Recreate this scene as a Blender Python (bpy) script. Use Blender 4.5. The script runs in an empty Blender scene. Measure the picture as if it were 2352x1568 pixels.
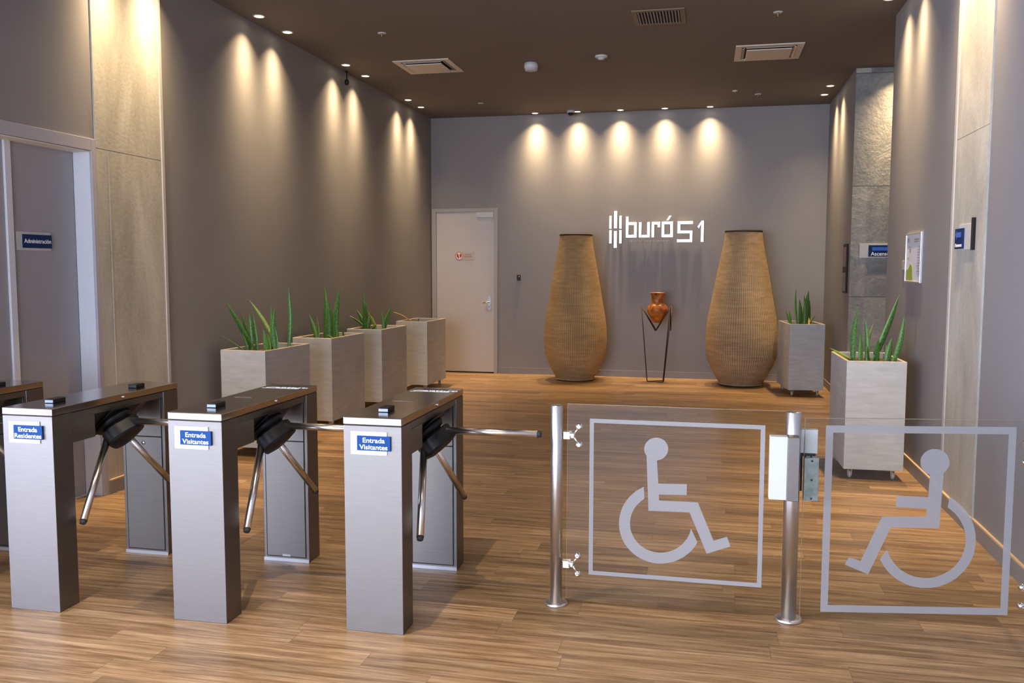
import bpy, bmesh, math, random
from math import sin, cos, pi, radians, sqrt, atan2
from mathutils import Vector, Matrix
random.seed(5)
S = bpy.context.scene
COL = S.collection

# ------------------------------------------------------------------ camera
F_PX, YAW, PITCH, ROLL, EYE = 2016.48, 0.2177, -0.0841, 0.0013, 1.6768
cam_data = bpy.data.cameras.new('camera'); cam = bpy.data.objects.new('camera', cam_data); COL.objects.link(cam)
fw = Vector((-sin(YAW)*cos(PITCH), cos(YAW)*cos(PITCH), sin(PITCH)))
rt = Vector((cos(YAW), sin(YAW), 0)); up = rt.cross(fw)
r2 = rt*cos(ROLL)+up*sin(ROLL); u2 = -rt*sin(ROLL)+up*cos(ROLL)
mw = Matrix((r2, u2, -fw)).transposed().to_4x4(); mw.translation = Vector((0, 0, EYE))
cam.matrix_world = mw
cam_data.sensor_width = 36; cam_data.lens = F_PX/2352*36; cam_data.clip_start = .05
S.camera = cam
# ------------------------------------------------------------------ view + world + daylight
S.view_settings.view_transform = 'Standard'; S.view_settings.look = 'None'
S.view_settings.gamma = 1; S.view_settings.exposure = 0.0; S.view_settings.use_curve_mapping = False
W = bpy.data.worlds.new('sky'); S.world = W; W.use_nodes = True
bgn = W.node_tree.nodes['Background']; bgn.inputs[0].default_value = (.62, .74, 1, 1); bgn.inputs[1].default_value = 1.0
LX, RX, DY, HZ = -4.303, 1.673, 13.498, 4.016      # left wall, right wall, back wall, ceiling
FY = -4.0                                         # glazed entrance front behind the camera

def area(name, loc, rot, sx, sy, power, col):
    l = bpy.data.lights.new(name, 'AREA'); l.shape = 'RECTANGLE'; l.size = sx; l.size_y = sy; l.energy = power; l.color = col
    o = bpy.data.objects.new(name, l); COL.objects.link(o); o.location = loc; o.rotation_euler = rot
    return o
DAY = area('daylight_through_entrance', (-4.0, FY-.35, 1.9), (radians(90), 0, 0), 8.4, 3.3, 1500, (.70, .78, 1))
DAY2 = area('added_side_daylight', (-9.95, -.6, 1.9), (radians(90), 0, radians(-90)), 6.2, 3.3, 2600, (.62, .70, 1))  # fill lamp added on the unseen far left to brighten the right wall
WARM = (1, .73, .41)

# ------------------------------------------------------------------ materials
MATS = {}
def N(nt, t, x=0, **k):
    n = nt.nodes.new(t)
    for a, b in k.items(): setattr(n, a, b)
    return n
def base(name, col=(.5, .5, .5), rough=.5, metal=0, spec=.5):
    m = bpy.data.materials.new(name); m.use_nodes = True; MATS[name] = m
    nt = m.node_tree; b = nt.nodes['Principled BSDF']
    b.inputs['Base Color'].default_value = (*col, 1); b.inputs['Roughness'].default_value = rough
    b.inputs['Metallic'].default_value = metal; b.inputs['Specular IOR Level'].default_value = spec
    return m, nt, b
def coords(nt, scale=(1, 1, 1), kind='Object', rot=(0, 0, 0)):
    tc = N(nt, 'ShaderNodeTexCoord'); mp = N(nt, 'ShaderNodeMapping'); mp.inputs['Scale'].default_value = scale; mp.inputs['Rotation'].default_value = rot
    nt.links.new(tc.outputs[kind], mp.inputs[0]); return mp.outputs[0]
def noise(nt, vec, scale, detail=4, rough=.55, dist=0):
    n = N(nt, 'ShaderNodeTexNoise'); n.inputs['Scale'].default_value = scale; n.inputs['Detail'].default_value = detail
    n.inputs['Roughness'].default_value = rough; n.inputs['Distortion'].default_value = dist
    nt.links.new(vec, n.inputs['Vector']); return n.outputs['Fac']
def ramp(nt, fac, stops):
    r = N(nt, 'ShaderNodeValToRGB'); e = r.color_ramp.elements
    while len(e) < len(stops): e.new(.5)
    for i, (p, c) in enumerate(stops):
        e[i].position = p; e[i].color = (*c, 1) if len(c) == 3 else c
    nt.links.new(fac, r.inputs[0]); return r.outputs[0]
def math_(nt, op, a, b=None, c=None):
    n = N(nt, 'ShaderNodeMath', operation=op)
    for i, v in enumerate((a, b, c)):
        if v is None: continue
        if isinstance(v, (int, float)): n.inputs[i].default_value = v
        else: nt.links.new(v, n.inputs[i])
    return n.outputs[0]
def mixc(nt, f, a, b, mode='MIX'):
    n = N(nt, 'ShaderNodeMix', data_type='RGBA', blend_type=mode)
    for i, v in ((0, f), (6, a), (7, b)):
        if isinstance(v, (int, float)): n.inputs[i].default_value = v
        elif isinstance(v, tuple): n.inputs[i].default_value = (*v, 1)
        else: nt.links.new(v, n.inputs[i])
    return n.outputs[2]
def bump(nt, b, h, strength=.2, dist=.01):
    n = N(nt, 'ShaderNodeBump'); n.inputs['Strength'].default_value = strength; n.inputs['Distance'].default_value = dist
    nt.links.new(h, n.inputs['Height']); nt.links.new(n.outputs[0], b.inputs['Normal'])
def simple(name, col, rough=.5, metal=0, spec=.5, var=.0, scale=8):
    m, nt, b = base(name, col, rough, metal, spec)
    if var:
        f = noise(nt, coords(nt), scale, 4)
        c = ramp(nt, f, [(.3, tuple(v*(1-var) for v in col)), (.7, tuple(min(1, v*(1+var)) for v in col))])
        nt.links.new(c, b.inputs['Base Color'])
    return m
def emit(name, col, s):
    m, nt, b = base(name, col); b.inputs['Emission Color'].default_value = (*col, 1); b.inputs['Emission Strength'].default_value = s; return m

# painted plaster
def plaster(name, col, rough=.62):
    m, nt, b = base(name, col, rough)
    v = coords(nt); f = noise(nt, v, 1.3, 5); c = ramp(nt, f, [(.3, tuple(x*.95 for x in col)), (.7, tuple(x*1.05 for x in col))])
    nt.links.new(c, b.inputs['Base Color']); bump(nt, b, noise(nt, v, 160, 3), .12, .002); return m
PAINT = plaster('taupe_wall_paint', (.240, .226, .228))
CEIL = plaster('dark_brown_ceiling_paint', (.150, .126, .110), .8)
WHITEW = plaster('pale_corridor_paint', (.55, .53, .5))
SKIRT = simple('grey_skirting', (.23, .21, .20), .45, var=.05)
TANTOP = simple('tan_skirting_edge', (.60, .42, .24), .5)

# wood-look plank floor
def floor_mat():
    m, nt, b = base('plank_floor', (.4, .25, .12), .34, spec=.32)
    tc = N(nt, 'ShaderNodeTexCoord'); sp = N(nt, 'ShaderNodeSeparateXYZ'); nt.links.new(tc.outputs['Object'], sp.inputs[0])
    X, Y = sp.outputs[0], sp.outputs[1]
    row = math_(nt, 'FLOOR', math_(nt, 'DIVIDE', Y, .152))
    wn = N(nt, 'ShaderNodeTexWhiteNoise', noise_dimensions='1D'); nt.links.new(row, wn.inputs['W'])
    xs = math_(nt, 'DIVIDE', math_(nt, 'ADD', X, math_(nt, 'MULTIPLY', wn.outputs['Value'], 7.3)), 1.22)
    colm = math_(nt, 'FLOOR', xs)
    cb = N(nt, 'ShaderNodeCombineXYZ'); nt.links.new(row, cb.inputs[0]); nt.links.new(colm, cb.inputs[1])
    w2 = N(nt, 'ShaderNodeTexWhiteNoise', noise_dimensions='3D'); nt.links.new(cb.outputs[0], w2.inputs['Vector'])
    R = w2.outputs['Value']
    # grain coordinates, offset per plank
    cg = N(nt, 'ShaderNodeCombineXYZ')
    nt.links.new(math_(nt, 'MULTIPLY', X, 1.1), cg.inputs[0])
    nt.links.new(math_(nt, 'ADD', math_(nt, 'MULTIPLY', Y, 19.0), math_(nt, 'MULTIPLY', R, 37.0)), cg.inputs[1])
    nt.links.new(math_(nt, 'MULTIPLY', R, 9.0), cg.inputs[2])
    g1 = noise(nt, cg.outputs[0], 1.6, 7, .62, .6)
    cg2 = N(nt, 'ShaderNodeVectorMath', operation='MULTIPLY'); nt.links.new(cg.outputs[0], cg2.inputs[0]); cg2.inputs[1].default_value = (2.2, 3.8, 1)
    g2 = noise(nt, cg2.outputs[0], 3.0, 6, .7, .3)
    c = ramp(nt, g1, [(.26, (.125, .066, .027)), (.42, (.245, .142, .065)), (.56, (.37, .232, .118)), (.75, (.53, .372, .215))])
    c = mixc(nt, .7, c, ramp(nt, g2, [(.30, (.46, .42, .38)), (.52, (1, 1, 1)), (.75, (1.12, 1.10, 1.05))]), 'MULTIPLY')
    tone = ramp(nt, R, [(0, (.70, .68, .66)), (.35, (.92, .90, .88)), (.7, (1.04, 1.02, 1)), (1, (1.20, 1.20, 1.20))])
    c = mixc(nt, 1.0, c, tone, 'MULTIPLY')
    # knots
    vo = N(nt, 'ShaderNodeTexVoronoi'); vo.inputs['Scale'].default_value = 1
    ck = N(nt, 'ShaderNodeCombineXYZ'); nt.links.new(math_(nt, 'MULTIPLY', X, 1.7), ck.inputs[0]); nt.links.new(math_(nt, 'MULTIPLY', Y, 3.2), ck.inputs[1])
    nt.links.new(ck.outputs[0], vo.inputs['Vector'])
    kn = ramp(nt, vo.outputs['Distance'], [(.015, (.35, .30, .26)), (.06, (1, 1, 1))])
    c = mixc(nt, .7, c, kn, 'MULTIPLY')
    # seams
    fy = math_(nt, 'FRACT', math_(nt, 'DIVIDE', Y, .152)); fx = math_(nt, 'FRACT', xs)
    s1 = math_(nt, 'LESS_THAN', fy, .018); s2 = math_(nt, 'LESS_THAN', fx, .0022)
    s = math_(nt, 'MAXIMUM', s1, s2)
    c = mixc(nt, math_(nt, 'MULTIPLY', s, .55), c, (.10, .055, .025))
    nt.links.new(c, b.inputs['Base Color'])
    nt.links.new(ramp(nt, g2, [(.2, (.42,)*3), (.8, (.30,)*3)]), b.inputs['Roughness'])
    bump(nt, b, math_(nt, 'SUBTRACT', g2, math_(nt, 'MULTIPLY', s, 1.5)), .06, .004)
    return m
FLOOR = floor_mat()

def concrete(name, lo, hi, rough=.75, vs=(1, 1, .35)):
    m, nt, b = base(name, lo, rough)
    v = coords(nt, vs); f = noise(nt, v, 2.4, 8, .62, .5); g = noise(nt, coords(nt), 38, 4)
    c = ramp(nt, f, [(.25, lo), (.5, tuple((a+d)/2 for a, d in zip(lo, hi))), (.72, hi)])
    c = mixc(nt, .35, c, ramp(nt, g, [(.3, (.78, .77, .75)), (.6, (1.05, 1.05, 1.05))]), 'MULTIPLY')
    vo = N(nt, 'ShaderNodeTexVoronoi'); vo.inputs['Scale'].default_value = 9; nt.links.new(coords(nt), vo.inputs['Vector'])
    pit = ramp(nt, vo.outputs['Distance'], [(.03, (.45, .42, .38)), (.06, (1, 1, 1))]); c = mixc(nt, .6, c, pit, 'MULTIPLY')
    nt.links.new(c, b.inputs['Base Color']); bump(nt, b, math_(nt, 'ADD', f, math_(nt, 'MULTIPLY', g, .3)), .35, .01); return m
CONC = concrete('raw_concrete', (.29, .27, .225), (.58, .55, .48))
PLANTER = None
def planter_mat():
    m, nt, b = base('pale_grey_cement', (.5, .5, .48), .7)
    f = noise(nt, coords(nt, (1, 1, 6)), 5, 7, .65, .3); g = noise(nt, coords(nt), 2.2, 4)
    c = ramp(nt, f, [(.3, (.42, .42, .41)), (.7, (.54, .54, .53))])
    c = mixc(nt, .6, c, ramp(nt, g, [(.3, (.80, .79, .78)), (.7, (1.06, 1.06, 1.06))]), 'MULTIPLY')
    nt.links.new(c, b.inputs['Base Color']); bump(nt, b, f, .2, .004); return m
PLANTER = planter_mat()
def stone_mat():
    m, nt, b = base('grey_slate_cladding', (.3, .3, .3), .6)
    v = coords(nt); f = noise(nt, v, 2.5, 9, .7, 1.2); g = noise(nt, v, 26, 5, .7)
    sp = N(nt, 'ShaderNodeSeparateXYZ'); nt.links.new(v, sp.inputs[0])
    # cladding slabs .62 x 1.16 m
    xi = math_(nt, 'FLOOR', math_(nt, 'DIVIDE', math_(nt, 'ADD', sp.outputs[0], -1.38), .46)); zi = math_(nt, 'FLOOR', math_(nt, 'DIVIDE', math_(nt, 'ADD', sp.outputs[2], 1.3), 1.313))
    cb = N(nt, 'ShaderNodeCombineXYZ'); nt.links.new(xi, cb.inputs[0]); nt.links.new(zi, cb.inputs[1])
    wn = N(nt, 'ShaderNodeTexWhiteNoise', noise_dimensions='3D'); nt.links.new(cb.outputs[0], wn.inputs['Vector'])
    c = ramp(nt, f, [(.25, (.17, .165, .155)), (.5, (.30, .29, .27)), (.75, (.48, .45, .40))])
    c = mixc(nt, .5, c, ramp(nt, g, [(.3, (.7, .7, .7)), (.7, (1.2, 1.2, 1.2))]), 'MULTIPLY')
    c = mixc(nt, 1, c, ramp(nt, wn.outputs['Value'], [(0, (.65, .66, .68)), (1, (1.3, 1.28, 1.22))]), 'MULTIPLY')
    fz = math_(nt, 'FRACT', math_(nt, 'DIVIDE', math_(nt, 'ADD', sp.outputs[2], 1.3), 1.313))
    j = math_(nt, 'LESS_THAN', fz, .008); c = mixc(nt, j, c, (.10, .10, .09))
    nt.links.new(c, b.inputs['Base Color']); bump(nt, b, math_(nt, 'ADD', f, math_(nt, 'MULTIPLY', g, .4)), .6, .03); return m
STONE = stone_mat()

def steel(name, col=(.56, .54, .53), rough=.30, vs=(1, 1, 90), amt=.12):
    m, nt, b = base(name, col, rough, 1)
    f = noise(nt, coords(nt, vs), 6, 5, .7); g = noise(nt, coords(nt), 1.6, 2)
    c = ramp(nt, f, [(.3, tuple(x*(1-amt) for x in col)), (.7, tuple(min(1, x*(1+amt)) for x in col))])
    nt.links.new(c, b.inputs['Base Color'])
    nt.links.new(math_(nt, 'ADD', math_(nt, 'MULTIPLY', f, .16), rough-.08), b.inputs['Roughness'])
    bump(nt, b, f, .04, .001); return m
STEEL = steel('brushed_steel', (.205, .188, .176), .46)
LID = steel('satin_steel_lid', (.50, .47, .45), .16, (90, 1, 1), .05)
TUBE = simple('polished_steel_tube', (.74, .69, .64), .27, 1)
CHROME = simple('chrome', (.85, .85, .85), .12, 1)
BLACK = simple('black_plastic', (.007, .007, .008), .45, spec=.28)
RUBBER = simple('black_rubber', (.02, .02, .02), .7)
DARK = simple('dark_void', (.01, .01, .01), .8)
WHITE = simple('white_plastic', (.54, .54, .545), .45)
DOORW = simple('warm_white_door_paint', (.52, .48, .46), .45, var=.02)
FRAMEW = simple('door_frame_paint', (.36, .33, .32), .45)
JAMB = simple('white_jamb_paint', (.66, .66, .70), .4)
LOGOW = simple('polished_white_metal_letters', (.96, .96, .98), .28, .7)
LOGOD = simple('grey_thin_letters', (.85, .83, .82), .4)
BLUE = simple('blue_sign_face', (.010, .052, .20), .7, spec=.15)
NAVY = simple('navy_sign_face', (.008, .025, .10), .6, spec=.2)
AZURE = simple('bright_blue_arrow', (.03, .13, .55), .4)
PLATEW = simple('brushed_aluminium_plate', (.52, .52, .51), .6, spec=.2, var=.04, scale=20)
TXTW = simple('white_lettering', (.88, .90, .93), .5)
RED = simple('red_print', (.50, .04, .03), .5)
IRON = simple('rusty_iron', (.030, .018, .012), .55, .4, var=.3, scale=30)
SOIL = simple('potting_soil', (.045, .028, .017), .95, var=.4, scale=40)
RIM = simple('raw_rim_edge', (.50, .34, .20), .7)
GREYM = simple('painted_grey_metal', (.40, .39, .38), .5)
ZINC = simple('dull_zinc_plate', (.24, .28, .26), .5, .5, var=.25, scale=25)
CREAM = simple('off_white_unit', (.62, .56, .48), .5)
OLIVE = simple('olive_frame_paint', (.17, .14, .09), .6)
GLOW = emit('lamp_glow', (1, .86, .62), 14)
REDLED = emit('red_indicator', (1, .04, .03), 3)
GRNLED = emit('green_indicator', (.1, .8, .5), .8)
PAPER = simple('paper_print', (.66, .65, .70), .5)
GREENP = simple('green_map_print', (.30, .36, .05), .5)
GREYP = simple('grey_map_print', (.30, .28, .30), .5)

def glass(name, tint=(.955, .965, .955), refl=1.0):
    m = bpy.data.materials.new(name); m.use_nodes = True; nt = m.node_tree; nt.nodes.clear()
    o = N(nt, 'ShaderNodeOutputMaterial'); t = N(nt, 'ShaderNodeBsdfTransparent'); t.inputs[0].default_value = (*tint, 1)
    g = N(nt, 'ShaderNodeBsdfGlossy'); g.inputs['Roughness'].default_value = .015; g.inputs[0].default_value = (refl, refl, refl, 1)
    fr = N(nt, 'ShaderNodeFresnel'); fr.inputs[0].default_value = 1.5; mx = N(nt, 'ShaderNodeMixShader')
    ge = N(nt, 'ShaderNodeNewGeometry'); nt.links.new(math_(nt, 'MULTIPLY', fr.outputs[0], math_(nt, 'MULTIPLY', math_(nt, 'SUBTRACT', 1.0, ge.outputs['Backfacing']), .7)), mx.inputs[0]); nt.links.new(t.outputs[0], mx.inputs[1]); nt.links.new(g.outputs[0], mx.inputs[2]); nt.links.new(mx.outputs[0], o.inputs[0]); return m
GLASS = glass('clear_glass')
def frosted():
    m, nt, b = base('frosted_vinyl', (.315, .30, .30), .6)
    o = nt.nodes['Material Output']; t = N(nt, 'ShaderNodeBsdfTransparent'); mx = N(nt, 'ShaderNodeMixShader'); mx.inputs[0].default_value = .72
    nt.links.new(t.outputs[0], mx.inputs[1]); nt.links.new(b.outputs[0], mx.inputs[2]); nt.links.new(mx.outputs[0], o.inputs[0]); return m
FROST = frosted()
GLEDGE = simple('glass_polished_edge', (.30, .24, .16), .2)

def wicker_mat(name, lo, hi):
    m, nt, b = base(name, lo, .6)
    uv = N(nt, 'ShaderNodeTexCoord'); sp = N(nt, 'ShaderNodeSeparateXYZ'); nt.links.new(uv.outputs['UV'], sp.inputs[0])
    U, Vv = sp.outputs[0], sp.outputs[1]
    rib = math_(nt, 'ABSOLUTE', math_(nt, 'SINE', math_(nt, 'MULTIPLY', U, pi*92)))
    # weft: alternate rows
    rowf = math_(nt, 'MULTIPLY', Vv, 210.0); weft = math_(nt, 'ABSOLUTE', math_(nt, 'SINE', math_(nt, 'MULTIPLY', rowf, pi)))
    cb = N(nt, 'ShaderNodeCombineXYZ'); nt.links.new(math_(nt, 'MULTIPLY', U, 9), cb.inputs[0]); nt.links.new(math_(nt, 'MULTIPLY', Vv, 60), cb.inputs[1])
    band = noise(nt, cb.outputs[0], 1.0, 5, .7)
    cb2 = N(nt, 'ShaderNodeCombineXYZ'); nt.links.new(math_(nt, 'MULTIPLY', U, 4), cb2.inputs[0]); nt.links.new(math_(nt, 'MULTIPLY', Vv, 3), cb2.inputs[1])
    big = noise(nt, cb2.outputs[0], 1.5, 3)
    c = ramp(nt, band, [(.3, lo), (.7, hi)])
    c = mixc(nt, .7, c, ramp(nt, rib, [(0, (.30, .26, .22)), (.5, (1.12, 1.12, 1.12))]), 'MULTIPLY')
    c = mixc(nt, .35, c, ramp(nt, weft, [(0, (.5, .45, .4)), (.5, (1, 1, 1))]), 'MULTIPLY')
    c = mixc(nt, .8, c, ramp(nt, big, [(.3, (.80, .77, .74)), (.7, (1.12, 1.1, 1.05))]), 'MULTIPLY')
    nt.links.new(c, b.inputs['Base Color'])
    bump(nt, b, math_(nt, 'ADD', math_(nt, 'MULTIPLY', rib, .7), math_(nt, 'MULTIPLY', weft, .5)), .6, .01); return m
WICK_A = wicker_mat('golden_wicker', (.33, .20, .085), (.52, .345, .165))
WICK_B = wicker_mat('tan_wicker', (.31, .20, .105), (.50, .35, .20))
def clay_mat():
    m, nt, b = base('burnished_clay', (.5, .15, .03), .38)
    f = noise(nt, coords(nt, (1, 1, 1)), 9, 6, .6, .8)
    c = ramp(nt, f, [(.28, (.06, .02, .008)), (.45, (.32, .085, .012)), (.65, (.60, .20, .03))])
    nt.links.new(c, b.inputs['Base Color']); bump(nt, b, f, .25, .01); return m
CLAY = clay_mat()
def leaf_mat(name, a, c_, edge):
    m, nt, b = base(name, a, .38)
    uv = N(nt, 'ShaderNodeTexCoord'); sp = N(nt, 'ShaderNodeSeparateXYZ'); nt.links.new(uv.outputs['UV'], sp.inputs[0])
    cb = N(nt, 'ShaderNodeCombineXYZ'); nt.links.new(math_(nt, 'MULTIPLY', sp.outputs[0], 3), cb.inputs[0]); nt.links.new(math_(nt, 'MULTIPLY', sp.outputs[1], 34), cb.inputs[1])
    f = noise(nt, cb.outputs[0], 1.0, 3, .5, .7)
    c = ramp(nt, f, [(.35, a), (.62, c_)])
    e = math_(nt, 'GREATER_THAN', math_(nt, 'ABSOLUTE', math_(nt, 'SUBTRACT', sp.outputs[0], .5)), .42)
    c = mixc(nt, math_(nt, 'MULTIPLY', e, .8), c, edge); nt.links.new(c, b.inputs['Base Color']); return m
LEAF = leaf_mat('banded_green_leaf', (.025, .085, .015), (.085, .23, .040), (.16, .28, .05))
LEAFY = leaf_mat('yellow_green_leaf', (.11, .20, .02), (.28, .38, .05), (.42, .42, .06))
LEAFD = leaf_mat('dry_yellow_leaf', (.55, .38, .03), (.62, .45, .05), (.55, .30, .03))

# ------------------------------------------------------------------ mesh helpers
def tag(o, label=None, cat=None, group=None, kind=None):
    if label: o['label'] = label
    if cat: o['category'] = cat
    if group: o['group'] = group
    if kind: o['kind'] = kind
    return o
class MB:
    def __init__(s): s.bm = bmesh.new(); s.uv = None
    def box(s, x0, y0, z0, x1, y1, z1, bev=0, seg=2, M=None):
        r = bmesh.ops.create_cube(s.bm, size=1); vs = r['verts']
        for v in vs: v.co = Vector(((x0+x1)/2+v.co.x*(x1-x0), (y0+y1)/2+v.co.y*(y1-y0), (z0+z1)/2+v.co.z*(z1-z0)))
        if bev:
            es = list({e for v in vs for e in v.link_edges})
            rr = bmesh.ops.bevel(s.bm, geom=es, offset=bev, segments=seg, affect='EDGES', profile=.5)
            vs = list({v for f in rr['faces'] for v in f.verts} | {v for v in vs if v.is_valid})
        if M is not None:
            for v in vs: v.co = M @ v.co
        return s
    def lathe(s, prof, n=32, M=None, uv=False, cap=True):
        """prof: list of (r, z)"""
        rings = []
        for r, z in prof:
            if r < 1e-6: rings.append([s.bm.verts.new((0, 0, z))])
            else: rings.append([s.bm.verts.new((r*cos(2*pi*i/n), r*sin(2*pi*i/n), z)) for i in range(n)])
        if uv and s.uv is None: s.uv = s.bm.loops.layers.uv.new('UVMap')
        for k in range(len(rings)-1):
            a, b = rings[k], rings[k+1]
            for i in range(n):
                j = (i+1) % n
                if len(a) == 1 and len(b) == 1: continue
                if len(a) == 1: f = s.bm.faces.new((a[0], b[j], b[i]))
                elif len(b) == 1: f = s.bm.faces.new((a[i], a[j], b[0]))
                else: f = s.bm.faces.new((a[i], a[j], b[j], b[i]))
                f.smooth = True
                if uv and len(f.verts) == 4:
                    vals = [(i/n, k), ((i+1)/n, k), ((i+1)/n, k+1), (i/n, k+1)]
                    for lp, (uu, kk) in zip(f.loops, vals): lp[s.uv].uv = (uu, prof[kk][1]/2.2)
        if cap:
            if len(rings[0]) > 1: s.bm.faces.new(list(reversed(rings[0])))
            if len(rings[-1]) > 1: s.bm.faces.new(rings[-1])
        if M is not None:
            for rg in rings:
                for v in rg: v.co = M @ v.co
        return s
    def rod(s, a, b, r, n=14, r2=None):
        a = Vector(a); b = Vector(b); d = b-a; L = d.length
        M = Matrix.Translation(a) @ d.to_track_quat('Z', 'Y').to_matrix().to_4x4()
        return s.lathe([(r, 0), (r if r2 is None else r2, L)], n, M)
    def prism(s, pts, lo, hi, axis='y', M=None):
        """polygon pts extruded between lo and hi along axis (pts in the remaining two axes)"""
        def P(p, t): return {'y': (p[0], t, p[1]), 'z': (p[0], p[1], t), 'x': (t, p[0], p[1])}[axis]
        A = [s.bm.verts.new(P(p, lo)) for p in pts]; B = [s.bm.verts.new(P(p, hi)) for p in pts]
        fs = [s.bm.faces.new(A), s.bm.faces.new(list(reversed(B)))]
        n = len(pts)
        for i in range(n): s.bm.faces.new((A[i], B[i], B[(i+1) % n], A[(i+1) % n]))
        if M is not None:
            for v in A+B: v.co = M @ v.co
        return s
    def frame(s, x0, z0, x1, z1, t, lo, hi):
        """rectangular ring in the xz plane, extruded along y"""
        for (a, b, c, d) in ((x0, z0, x1, z0+t), (x0, z1-t, x1, z1), (x0, z0+t, x0+t, z1-t), (x1-t, z0+t, x1, z1-t)):
            s.box(a, lo, b, c, hi, d)
        return s
    def build(s, name, mat, parent=None, loc=None, smooth=None):
        bmesh.ops.recalc_face_normals(s.bm, faces=s.bm.faces)
        me = bpy.data.meshes.new(name); s.bm.to_mesh(me); s.bm.free(); me.materials.append(mat)
        o = bpy.data.objects.new(name, me); COL.objects.link(o)
        if loc is not None: o.location = loc
        if parent is not None: o.parent = parent
        return o
def empty(name, loc=(0, 0, 0), rz=0, **k):
    o = bpy.data.objects.new(name, None); COL.objects.link(o); o.location = loc; o.rotation_euler = (0, 0, rz); o.empty_display_size = .1
    return tag(o, **k)
def copy_tree(o, parent=None):
    c = o.copy(); COL.objects.link(c)
    if parent is not None: c.parent = parent
    for ch in list(o.children): copy_tree(ch, c)
    return c
def place(o, loc, rz=0, label=None):
    o.location = loc; o.rotation_euler = (0, 0, rz)
    if label: o['label'] = label
    return o
FACE = {'front': Matrix.Rotation(radians(90), 4, 'X'),                                              # readable looking +Y
        'left': Matrix.Rotation(radians(90), 4, 'Z') @ Matrix.Rotation(radians(90), 4, 'X'),        # on the left wall, facing +X
        'right': Matrix.Rotation(radians(-90), 4, 'Z') @ Matrix.Rotation(radians(90), 4, 'X'),      # on the right wall, facing -X
        'top': Matrix.Identity(4)}
def text(body, size, loc, mat, parent, name='lettering', face='front', ext=.0006, sx=1, align='CENTER', bold=0, space=1):
    cu = bpy.data.curves.new(name, 'FONT'); cu.body = body; cu.size = size; cu.extrude = ext; cu.align_x = align; cu.align_y = 'CENTER'
    cu.offset = bold; cu.space_line = 1.0; cu.space_character = space
    t = bpy.data.objects.new(name, cu); COL.objects.link(t)
    dg = bpy.context.evaluated_depsgraph_get(); me = bpy.data.meshes.new_from_object(t.evaluated_get(dg))
    bpy.data.objects.remove(t); bpy.data.curves.remove(cu)
    me.transform(Matrix.Translation(loc) @ FACE[face] @ Matrix.Diagonal((sx, 1, 1, 1)))
    me.materials.clear(); me.materials.append(mat)
    o = bpy.data.objects.new(name, me); COL.objects.link(o)
    if parent is not None: o.parent = parent
    return o
def struct(o): o['kind'] = 'structure'; return o
SYMBOL_A = {'body': [(-0.267,0.774),(-0.261,0.768),(-0.255,0.762),(-0.243,0.756),(-0.231,0.754),(-0.217,0.754),(-0.209,0.641),(-0.074,0.645),(-0.074,0.592),(-0.205,0.587),(-0.204,0.558),(-0.021,0.559),(0.056,0.377),(0.118,0.401),(0.135,0.355),(0.025,0.311),(-0.059,0.508),(-0.254,0.504)],'wheel': [(-0.278,0.621),(-0.297,0.61),(-0.315,0.598),(-0.331,0.583),(-0.346,0.568),(-0.359,0.551),(-0.37,0.532),(-0.38,0.513),(-0.387,0.493),(-0.392,0.472),(-0.395,0.451),(-0.396,0.43),(-0.394,0.409),(-0.39,0.388),(-0.384,0.368),(-0.376,0.349),(-0.366,0.331),(-0.353,0.315),(-0.339,0.299),(-0.324,0.286),(-0.307,0.274),(-0.289,0.264),(-0.269,0.257),(-0.249,0.251),(-0.229,0.247),(-0.208,0.246),(-0.186,0.247),(-0.165,0.251),(-0.145,0.256),(-0.125,0.263),(-0.106,0.273),(-0.088,0.284),(-0.071,0.297),(-0.055,0.312),(-0.041,0.328),(-0.029,0.346),(-0.019,0.364),(-0.051,0.43),(-0.054,0.414),(-0.059,0.399),(-0.066,0.384),(-0.074,0.37),(-0.084,0.357),(-0.095,0.345),(-0.108,0.334),(-0.121,0.324),(-0.135,0.316),(-0.15,0.31),(-0.166,0.305),(-0.182,0.302),(-0.198,0.3),(-0.214,0.301),(-0.23,0.303),(-0.246,0.307),(-0.261,0.312),(-0.275,0.32),(-0.288,0.328),(-0.3,0.339),(-0.311,0.35),(-0.32,0.363),(-0.328,0.377),(-0.334,0.391),(-0.339,0.406),(-0.341,0.422),(-0.342,0.438),(-0.341,0.454),(-0.338,0.47),(-0.334,0.486),(-0.327,0.501),(-0.32,0.515),(-0.31,0.529),(-0.299,0.541),(-0.287,0.553),(-0.274,0.562)],'head': [(-0.165,0.811),(-0.165,0.819),(-0.167,0.826),(-0.169,0.832),(-0.173,0.839),(-0.177,0.844),(-0.182,0.85),(-0.187,0.854),(-0.194,0.858),(-0.2,0.861),(-0.208,0.863),(-0.215,0.864),(-0.222,0.864),(-0.23,0.863),(-0.237,0.861),(-0.244,0.859),(-0.251,0.855),(-0.257,0.851),(-0.262,0.846),(-0.267,0.84),(-0.271,0.834),(-0.275,0.828),(-0.277,0.821),(-0.278,0.813),(-0.279,0.806),(-0.278,0.799),(-0.277,0.792),(-0.274,0.785),(-0.271,0.779),(-0.266,0.773),(-0.261,0.768),(-0.256,0.763),(-0.249,0.759),(-0.243,0.757),(-0.235,0.755),(-0.228,0.754),(-0.221,0.753),(-0.213,0.754),(-0.206,0.756),(-0.199,0.759),(-0.192,0.762),(-0.186,0.767),(-0.181,0.772),(-0.176,0.777),(-0.172,0.784),(-0.169,0.79),(-0.166,0.797),(-0.165,0.804)]}
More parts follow.
